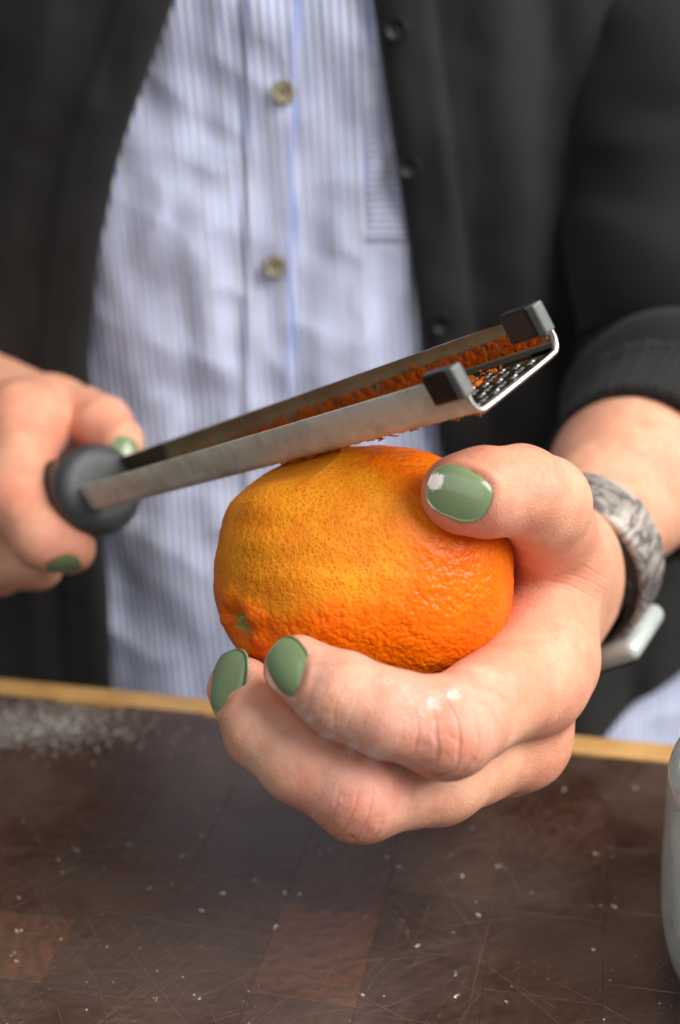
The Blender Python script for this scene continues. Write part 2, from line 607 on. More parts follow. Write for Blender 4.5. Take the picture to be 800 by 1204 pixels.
def sd_orange(P):
    q = o_local(P)
    s = np.abs(q / OA)
    nrm = (s ** 2.36).sum(-1) ** (1 / 2.36)
    return (nrm - 1) * np.linalg.norm(q, axis=-1) / np.maximum(nrm, 1e-6)


# zester frame (fitted to the photograph)
GA = K(559, 490, .3025); GB = K(112, 604, .4578)
g_ax = unit(GB - GA); g_len = np.linalg.norm(GB - GA)
_e = unit(np.cross(g_ax, [0, 0, 1.])); _g = np.cross(_e, g_ax)
if _e[1] < 0: _e = -_e
if _g[2] < 0: _g = -_g
g_e1 = math.cos(.3435) * _e + math.sin(.3435) * _g
g_e2 = -math.sin(.3435) * _e + math.cos(.3435) * _g
G_W0, G_W1, G_H = .0328, .0215, .0112

ZPOLY = np.array([(235, 640), (258, 690), (272, 704), (301, 711), (327, 724), (345, 714), (391, 712), (417, 724), (440, 715),
                  (470, 703), (490, 660), (484, 624), (489, 597), (472, 569), (441, 543), (429, 515), (420, 470), (230, 480)], float)


def poly_sd(px, py, poly):
    """signed distance in pixels, negative inside"""
    d = np.full(px.shape, 1e9); ins = np.zeros(px.shape, bool)
    for i in range(len(poly)):
        a, b = poly[i], poly[(i + 1) % len(poly)]
        ab = b - a
        t = np.clip(((px - a[0]) * ab[0] + (py - a[1]) * ab[1]) / (ab @ ab), 0, 1)
        d = np.minimum(d, np.hypot(px - a[0] - t * ab[0], py - a[1] - t * ab[1]))
        c = ((a[1] > py) != (b[1] > py)) & (px < (b[0] - a[0]) * (py - a[1]) / (b[1] - a[1] + 1e-9) + a[0])
        ins ^= c
    return np.where(ins, -d, d)


def build_orange():
    N = 230
    Vs, Fs = [], []
    t = np.tan(np.linspace(-1, 1, N) * np.pi / 4)
    a, b = np.meshgrid(t, t, indexing='ij')
    for ax in range(3):
        for s in (-1, 1):
            p = np.zeros((N, N, 3))
            p[..., ax] = s; p[..., (ax + 1) % 3] = a * s; p[..., (ax + 2) % 3] = b
            f = grid_faces(N, N)[:, ::-1] + len(Fs) * N * N
            Vs.append(p.reshape(-1, 3)); Fs.append(f)
    D = np.concatenate(Vs); D /= np.linalg.norm(D, axis=1)[:, None]
    F = np.concatenate(Fs)
    r = 1 / ((np.abs(D / OA) ** 2.36).sum(1)) ** (1 / 2.36)
    # gentle unevenness
    r = r * (1 + .010 * vnoise(D, 2.1, 3) + .005 * vnoise(D, 5, 4))
    L = D * r[:, None]
    P = OC + L[:, :1] * RT + L[:, 1:2] * UP + L[:, 2:] * FWD
    out = D[:, :1] * RT + D[:, 1:2] * UP + D[:, 2:] * FWD
    px, py, dd = project(P)
    front = dd < .385
    # stem end
    sd = K(277, 737, .366 - .0095)
    sdir = unit(sd - OC); dist = np.linalg.norm(P - (OC + sdir * np.linalg.norm(sd - OC)), axis=1)
    si = np.argmin(np.hypot(px - 279, py - 735) + 1e3 * (dd > .366))
    dist = np.linalg.norm(P - P[si], axis=1)
    # zested area, with ragged border in the stroke direction
    wob = 9 * vnoise(P, 160, 8) + 5 * vnoise(P, 420, 9) + 3 * vnoise(P, 1100, 10)
    zd = poly_sd(px, py, ZPOLY) + wob
    soft = 1 + 2.6 * sstep(430, 480, px) * (1 - sstep(670, 710, py))
    z = 1 - sstep(-14, 10, (zd + wob * (soft - 1)) / soft)
    z = z * (1 - sstep(.38, .39, dd)) * sstep(.005, .008, dist)
    P = P - out * (z * .00055)[:, None]
    P = P + out * ((1 - z) * (.00018 * vnoise(P, 420, 11) + .00012 * vnoise(P, 800, 12)) * 1.)[:, None]
    P = P + out * (z * (.00010 * vnoise(P, 900, 13)))[:, None]
    # facets left by single strokes
    P = P + out * (z * .00035 * vnoise(np.stack([px / 60, py / 22, dd * 0], -1), 1., 14))[:, None]
    # calyx dimple with radial folds
    ang = np.arctan2((P - P[si]) @ UP, (P - P[si]) @ FWD)
    P = P + out * (-.0028 * np.exp(-(dist / .0042) ** 2) + .0008 * np.exp(-((dist - .0075) / .003) ** 2)
                   * (1 + .7 * np.sin(ang * 5 + 1)))[:, None]
    # flattened where the zester presses
    h = (P - GA) @ g_e2
    along = (P - GA) @ g_ax
    wid = (P - GA) @ g_e1
    push = np.maximum(h + .0012, 0) * sstep(-.02, .0, along) * sstep(-.024, -.003, wid) * (1 - sstep(.034, .055, wid))
    P = P - g_e2 * push[:, None]
    stem = 1 - sstep(.0022, .0038, dist * (1 + .22 * np.sin(ang * 5)))
    root = empty('orange', tuple(OC - UP * OA[1]),
                 'large orange held in the hand, upper left side zested to a paler yellow', 'orange')
    o = mesh_obj('peel', P, F, ORANGE, attrs={'zest': ('FLOAT', z), 'stem': ('FLOAT', stem)})
    # weld the cube-sphere seams
    bm = bmesh.new(); bm.from_mesh(o.data); bmesh.ops.remove_doubles(bm, verts=bm.verts, dist=2e-6); bm.to_mesh(o.data); bm.free()
    adopt(o, root)
    # dry stem button in the dimple
    c = P[si]; n = out[si]
    t1 = unit(np.cross(n, UP)); t2 = np.cross(n, t1)
    Vb, Fb = [], []
    for i, (rr, hh) in enumerate([(.0003, .0006), (.0010, .0007), (.0017, .0004), (.0024, -.0004), (.0026, -.0012)]):
        for j in range(20):
            a_ = j / 20 * 2 * math.pi
            q = rr * (1 + .2 * math.sin(5 * a_) * (i > 0))
            Vb.append(c + n * hh + q * (math.cos(a_) * t1 + math.sin(a_) * t2))
    o = mesh_obj('stem_button', Vb, grid_faces(5, 20, True), simple('dry_stem', srgb(120, 122, 52), .7, 700, srgb(178, 170, 100)))
    adopt(o, root)
    return root


orange = build_orange()


# ------------------------------------------------------------------ signed-distance modelling of the hands
def cone(P, a, b, ra, rb):
    ba = b - a
    h = np.clip(((P - a) @ ba) / (ba @ ba), 0, 1)
    return np.linalg.norm(P - a - h[:, None] * ba, axis=1) - (ra + (rb - ra) * h)


def smin(a, b, k):
    h = np.clip(.5 + .5 * (b - a) / k, 0, 1)
    return b + (a - b) * h - k * h * (1 - h)


def smax(a, b, k):
    return -smin(-a, -b, k)


class Hand:
    """fingers: list of (points, radii); palm: list of cones"""
    def __init__(self):
        self.fingers = []; self.palm = []; self.cut = None; self.kpalm = .012; self.kroot = .010

    def sdf(self, P, carve=True):
        d = None
        for a, b, ra, rb in self.palm:
            c = cone(P, a, b, ra, rb)
            d = c if d is None else smin(d, c, self.kpalm)
        fd = None
        for pts, rad in self.fingers:
            f = None
            for i in range(len(pts) - 1):
                c = cone(P, pts[i], pts[i + 1], rad[i], rad[i + 1])
                f = c if f is None else smin(f, c, .0035)
            kk = .0012 + self.kroot * np.exp(-(np.linalg.norm(P - pts[0], axis=1) / .022) ** 2)
            d = smin(d, f, kk)
        if carve and self.cut is not None:
            d = smax(d, self.cut(P), .0012)
        return d


def surface_nets(fn, lo, hi, h):
    """coarse-to-fine sampling, then vectorised naive surface nets"""
    q = 4
    n = np.ceil((hi - lo) / (h * q)).astype(int) + 1
    H = h * q
    cc = [lo[i] + (np.arange(n[i]) + .5) * H - h * .5 for i in range(3)]
    X = np.stack(np.meshgrid(*cc, indexing='ij'), -1).reshape(-1, 3)
    dc = fn(X).reshape(n)
    near = np.abs(dc) < H * 1.5
    D = np.repeat(np.repeat(np.repeat(dc, q, 0), q, 1), q, 2)
    M = np.repeat(np.repeat(np.repeat(near, q, 0), q, 1), q, 2)
    idx = np.argwhere(M)
    pts = lo + idx * h
    vals = np.concatenate([fn(pts[i:i + 400000]) for i in range(0, len(pts), 400000)])
    D[M] = vals
    S = D < 0
    sx, sy, sz = [s - 1 for s in D.shape]
    cnt = np.zeros((sx, sy, sz), np.int8)
    for a in (0, 1):
        for b in (0, 1):
            for c in (0, 1):
                cnt += S[a:a + sx, b:b + sy, c:c + sz]
    act = (cnt > 0) & (cnt < 8)
    cells = np.argwhere(act)
    acc = np.zeros((len(cells), 3)); num = np.zeros(len(cells))
    corners = [(a, b, c) for a in (0, 1) for b in (0, 1) for c in (0, 1)]
    for ca in corners:
        for ax in range(3):
            if ca[ax] == 0:
                cb = list(ca); cb[ax] = 1
                A = D[cells[:, 0] + ca[0], cells[:, 1] + ca[1], cells[:, 2] + ca[2]]
                B = D[cells[:, 0] + cb[0], cells[:, 1] + cb[1], cells[:, 2] + cb[2]]
                x_ = (A < 0) != (B < 0)
                t = np.where(x_, A / np.where(x_, A - B, 1), 0)
                p = np.zeros((len(cells), 3)) + np.array(ca)
                p[:, ax] += t
                acc += p * x_[:, None]; num += x_
    V = lo + (cells + acc / num[:, None]) * h
    ids = np.full(act.shape, -1, np.int64)
    ids[tuple(cells.T)] = np.arange(len(cells))
    faces = []
    for ax in range(3):
        u, v = (ax + 1) % 3, (ax + 2) % 3
        sl0 = [slice(1, -1)] * 3; sl1 = [slice(1, -1)] * 3
        sl0[ax] = slice(0, -1); sl1[ax] = slice(1, None)
        A, B = S[tuple(sl0)], S[tuple(sl1)]
        e = np.argwhere(A != B)
        base = e.copy(); base[:, u] += 1; base[:, v] += 1
        flip = A[tuple(e.T)]
        def idc(du, dv):
            q_ = base.copy(); q_[:, u] += du; q_[:, v] += dv
            return ids[tuple(q_.T)]
        f = np.stack([idc(-1, -1), idc(0, -1), idc(0, 0), idc(-1, 0)], -1)
        f[~flip] = f[~flip][:, ::-1]
        faces.append(f)
    F = np.concatenate(faces)
    return V, F[(F >= 0).all(1)]


class Nail:
    def __init__(self, hand, fi, center_px, axis, normal, length, width, flour=None):
        """sits on the last bone of finger fi, under photo pixel center_px"""
        self.hand = hand
        pts, rad = hand.fingers[fi]
        self.n = unit(normal)
        a = np.asarray(axis, float); self.a = unit(a - self.n * (a @ self.n))
        self.b = np.cross(self.n, self.a)
        # walk from the eye along the pixel's ray to the skin
        o_ = CAM; d_ = unit(K(center_px[0], center_px[1], 1.) - CAM)
        t = .15
        for _ in range(200):
            s = float(hand.sdf((o_ + d_ * t)[None])[0])
            t += s * .8
            if abs(s) < 1e-5:
                break
        self.c = o_ + d_ * t
        self.l, self.w, self.flour = length, width, flour
        print('nail', fi, center_px, 'depth', (self.c - CAM) @ FWD, 'resid', s)

    def uv(self, P):
        q = P - self.c
        return (q @ self.b) / (self.w / 2), (q @ self.a) / (self.l / 2), q @ self.n

    def outline(self, u, v):
        """<1 inside: squarish oval, rounder at the cuticle"""
        p = np.where(v > 0, 2.8, 2.3)
        return (np.abs(u) ** 2.6 + np.abs(v) ** p) ** (1 / 2.5)

    def displace(self, P):
        u, v, w = self.uv(P)
        r = self.outline(u, v)
        ok = (np.abs(w) < .008)
        fold = .00042 * np.exp(-((r - 1.2) / .15) ** 2) * (1 - sstep(.5, 1.0, v))
        sink = -.0007 * (1 - sstep(.8, 1.04, r))
        return (self.n[None] * ((fold + sink) * ok)[:, None])

    def build(self, parent):
        nr, na = 14, 40
        V = []; fl = []
        for lay, dh in ((0, .00030), (1, -.0006)):
            for i in range(nr):
                rr = (i / (nr - 1)) ** .8
                for j in range(na):
                    t = j / na * 2 * math.pi
                    cu, sv = math.cos(t), math.sin(t)
                    p = 2.8 if sv > 0 else 2.3
                    s = (abs(cu) ** 2.6 + abs(sv) ** p) ** (-1 / 2.5)
                    u, v = cu * s * rr, sv * s * rr
                    V.append((u, v, dh * (1 if lay else (1 - rr ** 6 * .9))))
        V = np.array(V)
        P = self.c + self.b * (V[:, :1] * self.w / 2) + self.a * (V[:, 1:2] * self.l / 2)
        # lay it on the finger
        q = P + self.n * .006
        for _ in range(40):
            q = q - self.n * (self.hand.sdf(q)[:, None] * .7)
        hh = (q - P) @ self.n
        # fit a smooth curved plate through the skin heights
        u, v = V[:, 0], V[:, 1]
        A = np.stack([np.ones_like(u), u, v, u * u, v * v], -1)
        good = (np.abs(self.hand.sdf(q)) < 2e-4) & (np.abs(hh) < .0045) & (np.abs(u) < .8) & (np.abs(v) < .8)
        c, *_ = np.linalg.lstsq(A[good], hh[good], rcond=None)
        c[1] = np.clip(c[1], -.003, .003); c[2] = np.clip(c[2], -.003, .003)
        c[3] = min(c[3], -.0014); c[3] = max(c[3], -.0034); c[4] = min(max(c[4], -.0012), -.0003)
        P = P + self.n * (A @ c + V[:, 2] - .00014)[:, None]
        if self.flour:
            fu, fv, fr = self.flour
            fl = np.exp(-(((u - fu) / fr) ** 2 + ((v - fv) / (fr * .7)) ** 2)) * 1.15
        else:
            fl = np.full(len(u), .12)
        F = grid_faces(nr, na, True)
        F2 = F[:, ::-1] + nr * na
        s0 = (nr - 1) * na; j = np.arange(na)
        rim = np.stack([s0 + j, s0 + nr * na + j, s0 + nr * na + (j + 1) % na, s0 + (j + 1) % na], -1)
        o = mesh_obj('fingernail', P, np.concatenate([F, F2, rim]), POLISH, attrs={'flour': ('FLOAT', fl)})
        adopt(o, parent)
        return o


mm = lambda px, d: px * d / FPX

# --- the hand that holds the orange
H1 = Hand()
k3 = lambda *L: [K(*p) for p in L]
W1 = K(657, 668, .437); F1 = K(740, 562, .487); F2 = K(806, 480, .545); F3 = K(850, 410, .60)
ulnar = KV(.12, -.70, .70)
idx_m = K(624, 798, .357); mid_m = K(612, 868, .372); rng_m = K(592, 884, .394); pky_m = K(590, 872, .417)
H1.palm = [
    (F1, F2, .0285, .035), (F2, F3, .035, .042),
    (W1 - ulnar * .006, F1 - ulnar * .004, .0170, .026),
    (W1 + ulnar * .012, F1 + ulnar * .004, .0160, .026),
    (W1 - ulnar * .004, idx_m, .0165, .0140),
    (W1 + ulnar * .002, mid_m, .0160, .0135),
    (W1 + ulnar * .008, rng_m, .0165, .012),
    (W1 + ulnar * .013, pky_m, .016, .011),
    (W1 - ulnar * .006, K(654, 650, .383), .0165, .0145),
    (K(654, 655, .383), K(632, 770, .368), .0115, .0135),
    (K(634, 775, .366), K(590, 812, .352), .0125, .0110),
]
H1.fingers = [
    (k3((624, 796, .357), (524, 856, .3135), (455, 838, .3095), (405, 818, .3115), (352, 788, .318)), [.0142, .0121, .0106, .0104, .0088]),
    (k3((612, 868, .372), (515, 915, .338), (424, 930, .322), (355, 895, .325), (310, 858, .331), (283, 808, .338)), [.0135, .0118, .0123, .0104, .0102, .0086]),
    (k3((592, 884, .394), (540, 904, .364), (455, 905, .352), (390, 880, .362), (350, 840, .378)), [.0125, .0105, .011, .0095, .0085]),
    (k3((590, 872, .417), (530, 878, .396), (470, 868, .392), (420, 850, .402)), [.011, .0095, .009, .008]),
    (k3((656, 655, .383), (638, 592, .348), (612, 577, .338), (570, 578, .331), (543, 580, .330)), [.0145, .0124, .0118, .0114, .0104]),
]
H1.cut = lambda P: -(sd_orange(P) + .0006)
nails1 = [
    Nail(H1, 4, (541, 575), KV(-.86, .42, .10), KV(-.08, .46, -.88), .0170, .0118, (.0, .78, .42)),
    Nail(H1, 0, (334, 787), KV(-.80, .52, .25), KV(-.52, -.28, -.80), .0128, .0108),
    Nail(H1, 1, (259, 802), KV(-.22, .95, .20), KV(-.88, -.18, -.44), .0145, .0115),
]

# --- the hand on the zester's handle
HD0 = K(122, 574, .462)                       # front of the handle
hd = lambda s: HD0 + g_ax * s
H2 = Hand()
W2 = K(-75, 450, .60)
H2.palm = [
    (W2, K(-260, 370, .70), .027, .036),
    (W2, K(32, 496, .506), .023, .0145), (W2, K(-18, 515, .538), .023, .0145),
    (W2, K(-62, 532, .566), .022, .014), (W2, K(-100, 550, .592), .020, .013),
    (W2, K(64, 488, .530), .020, .0145),
    (K(64, 490, .530), K(32, 500, .506), .012, .013),
]
H2.fingers = [
    (k3((32, 496, .506), (20, 580, .473), (52, 634, .462), (84, 646, .4635)), [.0142, .0122, .0108, .0088]),
    (k3((-18, 515, .538), (-32, 605, .505), (4, 660, .488), (46, 666, .4845)), [.0142, .0122, .0108, .009]),
    (k3((-62, 532, .566), (-78, 622, .535), (-40, 672, .515), (0, 674, .508)), [.0138, .012, .0105, .009]),
    (k3((-100, 550, .592), (-112, 630, .565), (-75, 675, .545), (-40, 676, .535)), [.0125, .0105, .0095, .008]),
    (k3((64, 488, .530), (100, 492, .516), (122, 500, .507), (141, 520, .499)), [.0145, .0118, .011, .0092]),
]
H2.cut = lambda P: -(cone(P, hd(0), hd(.13), .0156, .0142))
nails2 = [
    Nail(H2, 0, (74, 668), KV(.97, -.10, -.1), KV(-.10, -.86, -.5), .0125, .0105),
    Nail(H2, 4, (154, 517), KV(.8, -.45, -.3), KV(.50, .86, -.10), .0110, .0105),
]


# flour on the skin: (px, py, radius px, strength)
FLOUR_SPOTS = [(510, 827, 26, .57), (533, 816, 18, .60), (495, 836, 22, .52), (470, 845, 30, .48), (480, 822, 40, .48), (455, 803, 26, .47), (420, 850, 60, .38), (370, 845, 40, .42),
               (440, 888, 22, .62), (415, 880, 16, .64), (385, 866, 20, .62), (470, 902, 18, .56), (345, 824, 26, .44), (372, 790, 20, .4), (400, 910, 60, .44), (470, 935, 60, .42),
               (340, 890, 50, .40), (300, 850, 40, .38), (555, 880, 40, .38), (500, 560, 26, .24), (640, 800, 60, .16), (590, 850, 50, .22), (520, 545, 16, .2)]


FLOUR_SPOTS += [(345 + 135 * t + rng.normal(0, 4), 834 + 72 * t + rng.normal(0, 4), rng.uniform(9, 17), rng.uniform(.45, .62)) for t in np.linspace(0, 1, 16)]
FLOUR_SPOTS += [(rng.uniform(300, 520), rng.uniform(770, 950), rng.uniform(10, 30), rng.uniform(.3, .45)) for _ in range(24)]


FINGER_AREA = np.array([(300, 770), (380, 760), (520, 800), (590, 800), (560, 900), (420, 970), (300, 900)], float)


def skin_mesh(H, nails, lo, hi, h, pips, reds, spots):
    V, F = surface_nets(H.sdf, lo, hi, h)
    # relax a little, staying on the surface
    eps = .0004
    def grad(P):
        g = np.stack([H.sdf(P + np.eye(3)[i] * eps) - H.sdf(P - np.eye(3)[i] * eps) for i in range(3)], -1)
        return g / np.maximum(np.linalg.norm(g, axis=1), 1e-9)[:, None]
    N = grad(V)
    V = V - N * H.sdf(V)[:, None] * .9
    V = V + N * (.00045 * vnoise(V, 75, 21) + .00018 * vnoise(V, 210, 22))[:, None]
    for nl in nails:
        V = V + nl.displace(V)
    wr = np.zeros((len(V), 3)); red = np.zeros(len(V)); fl = np.zeros(len(V))
    best = np.zeros(len(V))
    for c, ax, out, r, amp in pips:
        q = V - c
        m_ = np.exp(-(np.linalg.norm(q, axis=1) / r) ** 4) * sstep(-.1, .6, (N @ unit(out)))
        use = m_ > best
        s1 = q @ unit(ax); s2 = q @ unit(np.cross(ax, out))
        wr[use] = np.stack([s1, s2 * .45, m_ * amp], -1)[use]
        best = np.maximum(best, m_)
        # real folds over the joint
        V = V - N * (m_ * amp * .00016 * sstep(.45, .95, np.sin(s1 * 1700 + 7 * vnoise(V, 120, 31) + 3 * vnoise(V, 400, 32) + 14 * (s2 * 60) ** 2)) * (1 + vnoise(V, 300, 33)))[:, None]
    for c, r, s in reds:
        red = np.maximum(red, s * np.exp(-(np.linalg.norm(V - c, axis=1) / r) ** 2))
    red = np.clip(red + .12 * vnoise(V, 60, 41), 0, 1)
    if spots:
        px, py, dd = project(V)
        for x_, y_, r, s in spots:
            fl = np.maximum(fl, s * np.exp(-((px - x_) ** 2 + (py - y_) ** 2) / r ** 2) * (N @ FWD < .2))
        fl = np.maximum(fl, .10 + .22 * (1 - sstep(0, 40, poly_sd(px, py, FINGER_AREA))))
    return V, F, wr, red, fl


def joint(H, fi, i, out, r, amp):
    pts, rad = H.fingers[fi]
    return (pts[i] + unit(out) * rad[i], pts[i + 1] - pts[i - 1], unit(out), r, amp)


pips1 = [joint(H1, 0, 1, KV(.1, -.35, -.9), .0135, 1.), joint(H1, 1, 2, KV(-.1, -.75, -.6), .013, .9),
         joint(H1, 0, 3, KV(-.2, -.3, -.9), .008, .35), joint(H1, 1, 4, KV(-.5, -.5, -.6), .008, .35),
         joint(H1, 4, 2, KV(.2, .5, -.85), .010, .45),
         (K(600, 640, .350), KV(.3, 1, .2), KV(-.1, -.1, -1), .012, .5), (K(650, 700, .372), KV(.4, 1, 0), KV(-.2, 0, -1), .016, .5)]
reds1 = [(K(524, 865, .302), .017, .75), (K(424, 945, .312), .017, .8), (K(352, 788, .312), .016, .5), (K(276, 806, .335), .014, .5), (K(525, 600, .325), .018, .6),
         (K(545, 625, .325), .012, .55), (K(635, 660, .365), .022, .55), (K(672, 830, .352), .018, .45), (K(625, 905, .365), .016, .5), (K(620, 560, .325), .014, .3),
         (K(620, 700, .37), .018, .5), (K(580, 790, .345), .014, .35)]
lo1 = np.array([-.055, .24, -.005]); hi1 = np.array([.150, .485, .185])
Vh1, Fh1, wr1, red1, fl1 = skin_mesh(H1, nails1, lo1, hi1, .00065, pips1, reds1, FLOUR_SPOTS)
pips2 = [joint(H2, 0, 1, KV(-.4, 0, -.9), .012, .7)]
reds2 = [(K(20, 560, .455), .018, .5), (K(80, 640, .455), .012, .6), (K(110, 490, .50), .014, .4), (K(70, 520, .49), .014, .8), (K(20, 500, .49), .02, .4)]
lo2 = np.array([-.215, .37, .02]); hi2 = np.array([-.068, .66, .24])
Vh2, Fh2, wr2, red2, fl2 = skin_mesh(H2, nails2, lo2, hi2, .0011, pips2, reds2, [])


# --- the rest of the body under the clothes
def torso_y(x, z):
    """front of the body"""
    xx = np.clip((x - .005) / .225, -.98, .98)
    return .685 - .118 * np.sqrt(1 - xx ** 2) - .012 * np.exp(-((z - .30) / .10) ** 2)


def sd_body(P):
    q = (P - np.array([.005, .70, .05])) / np.array([.195, .085, 1])
    d = (np.linalg.norm(q[:, :2], axis=1) - 1) * .085
    d = np.maximum(d, np.abs(P[:, 2] - .14) - .46)
    sh_r, sh_l = np.array([.19, .70, .52]), np.array([-.19, .70, .52])
    d = smin(d, cone(P, sh_r, sh_l, .07, .07), .03)
    d = smin(d, cone(P, sh_r, F3, .045, .040), .02)
    d = smin(d, cone(P, F3, F2 + (F2 - F1) * .2, .040, .036), .02)
    e2 = K(-260, 370, .70)
    d = smin(d, cone(P, sh_l, e2, .045, .040), .02)
    d = smin(d, cone(P, e2, e2 * .6 + W2 * .4, .037, .034), .02)
    return d


Vb, Fb = surface_nets(sd_body, np.array([-.34, .50, -.36]), np.array([.34, .84, .64]), .008)
person = empty('person', (.0, .70, -.36),
               'person in open charcoal cardigan and blue striped shirt zesting an orange over the board', 'person')
nv1, nv2, nvb = len(Vh1), len(Vh2), len(Vb)
Vall = np.concatenate([Vh1, Vh2, Vb])
Fall = np.concatenate([Fh1, Fh2 + nv1, Fb + nv1 + nv2])
zb = np.zeros(nvb)
body = mesh_obj('body', Vall, Fall, SKIN, attrs={
    'wrinkle': ('FLOAT_VECTOR', np.concatenate([wr1, wr2, np.zeros((nvb, 3))])),
    'red': ('FLOAT', np.concatenate([red1, red2, zb])),
    'flour': ('FLOAT', np.concatenate([fl1, fl2, zb]))})
adopt(body, person)
body['label'] = 'both bare hands and forearms, knuckles dusted with flour'
for nl in nails1 + nails2:
    nl.build(body)


# ------------------------------------------------------------------ clothes
def cloth_y(x, z, off=0., amp=1., seed=0):
    """front of the garment with folds"""
    P = np.stack([x * 1., z * .25, np.zeros_like(x) + seed], -1)
    f = .0035 * vnoise(P, 34, 50 + seed) + .0016 * vnoise(P, 85, 51 + seed)
    P2 = np.stack([x * .9 + z * .35, z * .8 - x * .3, np.zeros_like(x)], -1)
    P3 = np.stack([x * .8 - z * .5, z * .7 + x * .4, np.zeros_like(x)], -1)
    f = f + .0026 * np.abs(vnoise(P3, 26, 54 + seed)) ** .8 + .0014 * np.abs(vnoise(P3, 60, 55 + seed))
    f = f + .0028 * vnoise(P2, 30, 52 + seed) + .0012 * vnoise(P2, 75, 53 + seed)
    return torso_y(x, z) - off + 1.15 * amp * f


def from_px(px, py, off=0.):
    """x, z on the torso front seen at a pixel"""
    d = .56
    for _ in range(12):
        p = K(px, py, d)
        d += (torso_y(p[0], p[2]) - off - p[1]) * .8
    p = K(px, py, d)
    return p[0], p[2]


def cloth_grid(name, X, Z, Y, wv, mat, thick, parent):
    nu, nv = X.shape
    V = np.stack([X, Y, Z], -1).reshape(-1, 3)
    o = mesh_obj(name, V, grid_faces(nu, nv), mat, attrs={'weave': ('FLOAT_VECTOR', wv.reshape(-1, 3))})
    md = o.modifiers.new('thickness', 'SOLIDIFY'); md.thickness = thick; md.offset = 0
    return adopt(o, parent)


# shirt
xs = np.linspace(-.19, .20, 330); zs = np.linspace(-.26, .44, 420)
X, Z = np.meshgrid(xs, zs, indexing='ij')
Y = cloth_y(X.ravel(), Z.ravel(), 0, 1., 0).reshape(X.shape)
px0, _ = from_px(352, 0); px1, _ = from_px(344, 450)
zt = from_px(352, 0)[1]; zb_ = from_px(344, 450)[1]
plx = lambda z: px0 + (zt - z) / (zt - zb_) * (px1 - px0)          # right edge of the button placket
U = X + .002 * vnoise(np.stack([X.ravel() * .3, Z.ravel(), X.ravel() * 0], -1), 12, 60).reshape(X.shape) + (Z - .2) * .05
shirt = cloth_grid('shirt', X, Z, Y, np.stack([U, Z, U * 0], -1), SHIRT, .0008, person)
shirt['label'] = 'white cotton shirt with thin blue stripes'
# placket: doubled strip, 22 mm wide, its outer edge carrying a blue line
pu = np.linspace(0, 1, 26); pz = np.linspace(-.24, .44, 300)
PU, PZ = np.meshgrid(pu, pz, indexing='ij')
PX = plx(PZ) - .0225 * (1 - PU)
PY = cloth_y(PX.ravel(), PZ.ravel(), 0, 1., 0).reshape(PX.shape) - .0022 * np.clip(np.minimum(PU, 1 - PU) * 12, .2, 1) - .0006
cloth_grid('placket', PX, PZ, PY, np.stack([PX + .0012 + (PZ - .2) * .05, PZ, (PU > .84) * 1.], -1), SHIRT, .0007, shirt)
# chest pocket, stripes running across
x0, z0 = from_px(430, 283); x1, _ = from_px(500, 283); _, z1 = from_px(430, -60)
pu = np.linspace(0, 1, 50); pz = np.linspace(0, 1, 60)
PU, PZ = np.meshgrid(pu, pz, indexing='ij')
PX = x0 + (x1 - x0) * PU + .001 * PZ; PZ2 = z0 + (z1 - z0) * PZ - .001 * PU
edge = np.minimum(np.minimum(PU, 1 - PU) * 10, PZ * 14)
PY = cloth_y(PX.ravel(), PZ2.ravel(), 0, 1., 0).reshape(PX.shape) - .0016 * np.clip(edge, .35, 1)
cloth_grid('chest_pocket', PX, PZ2, PY, np.stack([PZ2 * 1.25, PX, PX * 0], -1), SHIRT, .0007, shirt)


def button(px, py, rad, mat, off, parent, seed):
    x_, z_ = from_px(px, py, off)
    y_ = float(cloth_y(np.array([x_]), np.array([z_]), off, 1., seed)[0])
    prof = [(.0002, .0006), (rad * .55, .0006), (rad * .68, .0010), (rad * .86, .0016), (rad * .97, .0012), (rad, .0003), (rad * .95, -.0008)]
    n = np.array([0, -1, .12])
    V, F = lathe(prof, (x_, y_ - .0042, z_), n, 28)
    o = mesh_obj('button', V, F, mat)
    adopt(o, parent)
    for sx in (-1, 1):
        Vt, Ft = lathe([(.0001, .0002), (.0007, .0002), (.0008, -.0004)], np.array([x_ + sx * .0013, y_ - .0050, z_]), n, 8)
        h_ = mesh_obj('thread_hole', Vt, Ft, BLACK_BUTTON)
        adopt(h_, o)


button(334, 108, .0050, PEARL, 0., shirt, 0)
button(324, 313, .0050, PEARL, 0., shirt, 0)
button(330, 500, .0050, PEARL, 0., shirt, 0)

# cardigan: two front panels, two sleeves
cardigan = empty('cardigan', (.0, .70, -.30), '', '')
del cardigan['label'], cardigan['category']
adopt(cardigan, person)
cardigan['label'] = 'open charcoal knit cardigan with black buttons'


